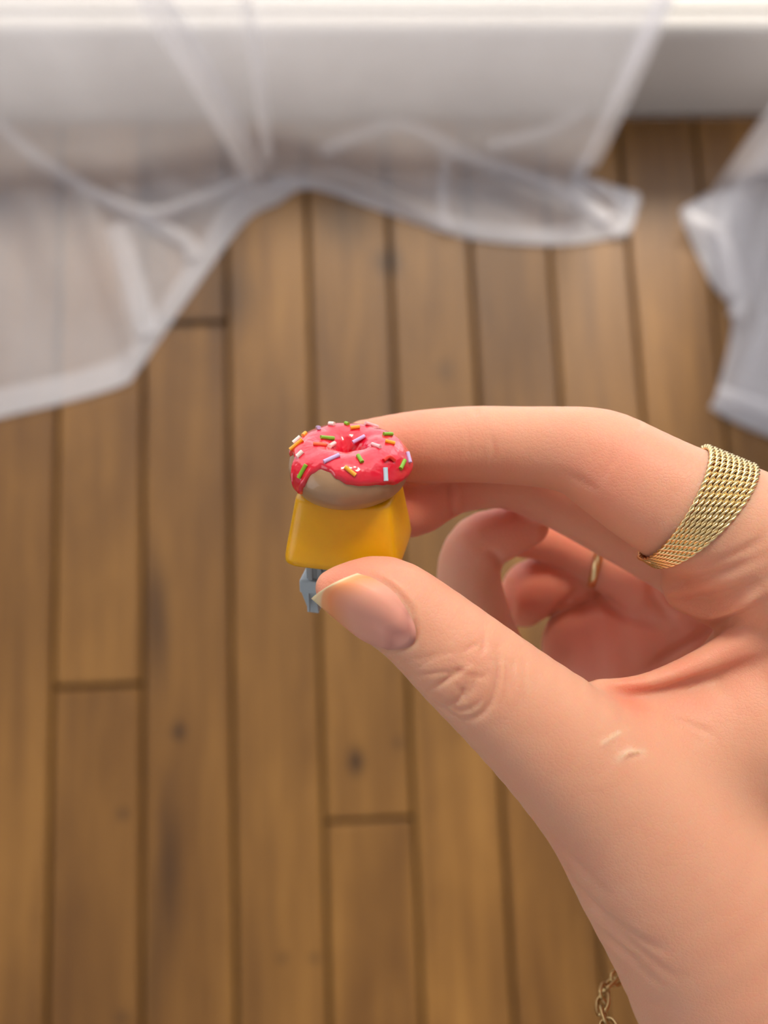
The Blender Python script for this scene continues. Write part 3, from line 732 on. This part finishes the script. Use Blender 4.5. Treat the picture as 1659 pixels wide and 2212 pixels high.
def build_sprinkles():
    ivc = kc(np.array(iv)); bvh = BVHTree.FromPolygons([Vector(v) for v in ivc], ifc)
    cols = {'green': (.23, .50, .02), 'orange': (.95, .42, .02), 'lilac': (.62, .50, .85), 'white': (.90, .80, .76), 'blue': (.55, .74, .85), 'red': (.85, .03, .02), 'coral': (.90, .16, .06), 'pink': (.90, .55, .58)}
    mats = {k: simple('sprinkle_' + k, c, .3, coat=.6, sss=.2, sss_scale=.0004, noise=.05, nscale=900) for k, c in cols.items()}
    S = [('green', 345, 600, 280, 715), ('orange', 685, 620, 780, 695), ('green', 800, 520, 838, 580), ('lilac', 635, 520, 500, 578), ('blue', 1040, 625, 1045, 742), ('red', 1030, 562, 1125, 560),
         ('green', 1212, 560, 1175, 635), ('orange', 1045, 395, 1128, 415), ('green', 1030, 332, 1105, 332), ('lilac', 865, 345, 765, 435), ('pink', 930, 425, 1000, 450), ('white', 585, 410, 522, 462),
         ('green', 465, 358, 582, 366), ('orange', 312, 385, 206, 470), ('white', 310, 485, 262, 530), ('coral', 400, 420, 515, 430), ('orange', 735, 275, 815, 265), ('lilac', 430, 245, 460, 290),
         ('orange', 290, 308, 338, 318), ('white', 270, 322, 208, 388), ('white', 545, 238, 590, 242), ('green', 688, 232, 716, 242), ('pink', 865, 244, 985, 246), ('lilac', 1236, 490, 1258, 580)]
    for nm, ax, ay, bx, by in S:
        pts = []
        for zx, zy in ((ax, ay), (bx, by)):
            px, py = 580 + zx / 4.1475, 860 + zy / 4.1475
            d = Vector(cm(px, py, 1)).normalized(); hit = bvh.ray_cast(Vector((0, 0, 0)), d)
            if hit[0] is None:
                hit = bvh.find_nearest(Vector(cm(px, py, 154 if py > 930 else 158)))
            nn = hit[1] if hit[1].dot(d) < 0 else -hit[1]
            pts.append((np.array(hit[0]), np.array(nn)))
        (p, n1), (q, n2) = pts
        if nm == 'lilac' and ax == 865: q = p + (q - p) * .9; q = q + .8 * n1
        L = np.linalg.norm(q - p)
        if L > 3.0: q = p + (q - p) * 3.0 / L; L = 3.0
        rad = .36 if nm in ('white', 'blue') else .31
        mid = (p + q) / 2
        h = bvh.find_nearest(Vector(mid)); mn = np.array(h[1]); mn = mn if mn.dot(mid) < 0 else -mn
        lift = .16
        if nm == 'red':
            path = catmull([p + n1 * lift, mid + mn * lift + np.array((0, .5, 0)), q + n2 * lift], 5)
        else:
            a, c = p + n1 * lift, q + n2 * lift; b = mid + mn * lift
            hm = np.array(h[0]) + mn * lift
            b = (a + c) / 2 if np.linalg.norm((a + c) / 2 - mid) > 0 else b
            push = max(0, (hm - b) @ mn)          # keep the rod proud of the curved icing
            a, b, c = a + mn * push * .7, b + mn * push * .7, c + mn * push * .7
            path = np.array([a + (c - a) * t for t in np.linspace(0, 1, 4)])
        V, Fs = tube(path, rad, 10)
        world_child('sprinkle', to_world(V), Fs, mats[nm], icing, smooth=False)['label'] = {'red': 'curved red'}.get(nm, nm) + ' sprinkle'
build_sprinkles()
def build_stem():
    # clear switch housing under the cap, grey clip with two prongs
    z = BOT + 1.4
    ribs = [box(x, x + .7, -3.1, -2.6, -19.2, -14.2, .12) for x in (-6.1, -4.6, -3.0, -1.4)]
    kchild('stem_housing', *join([box(-6.6, 4.6, -2.6, 3.0, -19.5, z, .3), *ribs]), M['clear'], smooth=False)
    clip = kchild('clip', *box(-7.6, 5.6, -3.3, 3.2, -21.7, -19.3, .28), M['grey'], smooth=False)
    kchild('stem_core', *box(-5.4, 4.0, -1.6, 2.0, -19.2, z - .2, .2), M['grey'], smooth=False)
    for sx in (-1, 1):
        V, Fs = box(0, 1, -2.8, 2.4, 0, 1, .10); V = np.array(V)
        t = V[:, 2].copy(); x = V[:, 0].copy(); xo = 7.5 if sx < 0 else 5.5
        V[:, 0] = sx * (xo - 1.0 * (1 - t) ** 2 - x * (2.6 - 1.0 * (1 - t)))
        V[:, 2] = -26.4 + t * 4.9; V[:, 1] *= .6 + .4 * t
        if sx < 0: Fs = [f[::-1] for f in Fs]
        kchild('prong', V, Fs, M['grey'], clip, smooth=False)
    kchild('rib', *box(-6.5, -6.1, -3.1, -2.5, -25.4, -21.5, .1), M['grey'], clip, smooth=False)
build_stem()

# ------------------------------------------------------------------ rope ring on the index finger
def finger_frame(p0, p1, O):
    A = (cm(*p1) - cm(*p0)); A /= np.linalg.norm(A)
    view = -O / np.linalg.norm(O); Vd = view - A * view.dot(A); Vd /= np.linalg.norm(Vd)
    D = np.cross(Vd, A)
    if D[1] < 0: D = -D
    return A, Vd, D
def ring_radius(ch, O, A, d):                # distance from O to the skin along d
    t = np.linspace(3, 22, 400); P = O + t[:, None] * d
    s = hand_sdf(P); i = np.argmax(s > 0); return t[i]
def build_rope_ring():
    p0, p1 = (1400, 1055, 155), (1560, 1140, 155)
    O = cm(1458, 1088, 155); A, Vd, D = finger_frame(p0, p1, O)
    rr = 130 * 155 / F + .25
    root = empty('rope_ring', to_world(O - D * rr)); tag(root, 'wide gold ring of twisted rope rows on the index finger', 'ring'); bpy.context.view_layer.update()
    px = 155 / F
    def wid(ph):                              # ring width along the finger at angle ph from the back of the finger
        c = (1 + math.cos(ph)) / 2
        return (26 + 88 * c ** .65) * px
    def grow(ph, a): return rr + a * .10 * 1 + .15
    rows = 9
    for k in range(rows):
        turns = 25; n = turns * 14; parts = []
        for sgn in (0, math.pi):
            P = []; rad = []
            for i in range(n):
                ph = 2 * math.pi * i / n; w = wid(ph); row = w / rows; hr = min(.62, max(.30, row * .5))
                a = (k + .5) * row - .3
                r0 = grow(ph, a) + hr * .55
                tw = turns * ph + sgn + k * .9
                rad_dir = D * math.cos(ph) + Vd * math.sin(ph)
                P.append(O + A * (a + math.cos(tw) * hr * .52) + rad_dir * (r0 + math.sin(tw) * hr * .52)); rad.append(hr * .60)
            parts.append(tube(P, np.array(rad), 7, closed=True))
        V, Fs = join(parts)
        world_child('rope_row', to_world(np.array(V)), Fs, M['gold'], root)
    # plain wire loop that gathers the rows under the finger
    P = []
    for t in np.linspace(0, 2 * math.pi, 40, endpoint=False):
        ph = math.pi + .30 * math.cos(t); a = 26 * px * .5 - .3 + 1.25 * math.sin(t)
        P.append(O + A * a + (D * math.cos(ph) + Vd * abs(math.sin(ph)) * math.copysign(1, math.sin(ph))) * (rr + .45))
    V, Fs = tube(P, .24, 8, closed=True)
    world_child('end_loop', to_world(V), Fs, M['gold'], root)
build_rope_ring()
def build_thin_ring():
    O = cm(1292, 1203, 197); A, Vd, D = finger_frame((1200, 1160, 199), (1400, 1265, 195), O)
    A = A + np.array((.1, .25, 0)); A /= np.linalg.norm(A); Vd = Vd - A * Vd.dot(A); Vd /= np.linalg.norm(Vd); D = np.cross(Vd, A)
    rr = 61 * 197 / F + .25; V = []; prof = [(-.9, -.1), (-.7, .35), (0, .5), (.7, .35), (.9, -.1), (0, -.2)]; n = 90
    for i in range(n):
        ph = 2 * math.pi * i / n; rd = D * math.cos(ph) + Vd * math.sin(ph)
        for a, b in prof: V.append(O + A * a + rd * (rr + b))
    o = empty('band_ring', to_world(O)); tag(o, 'thin plain gold ring on a curled finger in the shade of the palm', 'ring'); bpy.context.view_layer.update()
    world_child('band', to_world(np.array(V)), grid_faces(n, 6, True, True), M['gold'], o)
build_thin_ring()

# ------------------------------------------------------------------ bracelet
def build_bracelet():
    Cc = cm(1740, 2190, 182)
    e1 = cm(1345, 2142, 176) - Cc; e1 /= np.linalg.norm(e1)
    axis = cm(1850, 2520, 176) - cm(1560, 2032, 168); axis /= np.linalg.norm(axis)
    e2 = np.array((0, 0, 1.)) + .18 * axis; e2 -= e1 * e1.dot(e2); e2 /= np.linalg.norm(e2)
    root = empty('chain_bracelet', to_world(Cc)); tag(root, 'slim gold paperclip chain bracelet hanging loosely around the wrist', 'bracelet'); bpy.context.view_layer.update()
    th = np.linspace(0, 2 * math.pi, 721); Dr = np.cos(th)[:, None] * e1 + np.sin(th)[:, None] * e2
    rs = np.arange(8, 75, .25); Rad = np.zeros(721)          # follow the skin all round, a little loose
    for i in range(721):
        sd = hand_sdf(Cc + rs[:, None] * Dr[i]); Rad[i] = rs[np.argmax(sd > 2.5)]
    Rp = np.concatenate([Rad[-41:-1], Rad, Rad[1:41]]); Rad = np.array([Rp[i + 20:i + 61].max() for i in range(721)])
    Rp = np.concatenate([Rad[-41:-1], Rad, Rad[1:41]]); Rad = np.array([Rp[i + 24:i + 57].mean() for i in range(721)])
    P = Cc + Dr * Rad[:, None]; P[-1] = P[0]
    seg = np.linalg.norm(np.diff(P, axis=0), axis=1); s = np.concatenate([[0], np.cumsum(seg)]); n = 2 * int(s[-1] / 3.5 / 2)
    for i in range(n):
        u = (i + .3) / n * s[-1]; k = np.searchsorted(s, u) % 720; p = P[k]; T = P[(k + 1) % 720] - P[k]; T /= np.linalg.norm(T)
        out = p - Cc; out -= T * out.dot(T); out /= np.linalg.norm(out); B = np.cross(T, out)
        a = (.80 if i % 2 else -.80) + .15 * math.sin(i * 1.7); Nn = out * math.cos(a) + B * math.sin(a)
        L, wd = (2.6, 1.3) if i % 2 else (2.0, 1.1)
        path = [p + T * (L * math.copysign(abs(math.cos(q)) ** .6, math.cos(q))) + Nn * (wd * math.copysign(abs(math.sin(q)) ** .8, math.sin(q))) for q in np.linspace(0, 2 * math.pi, 28, endpoint=False)]
        V, Fs = tube(path, .34, 8, closed=True)
        world_child('chain_link', to_world(V), Fs, M['dark_gold'], root)
build_bracelet()
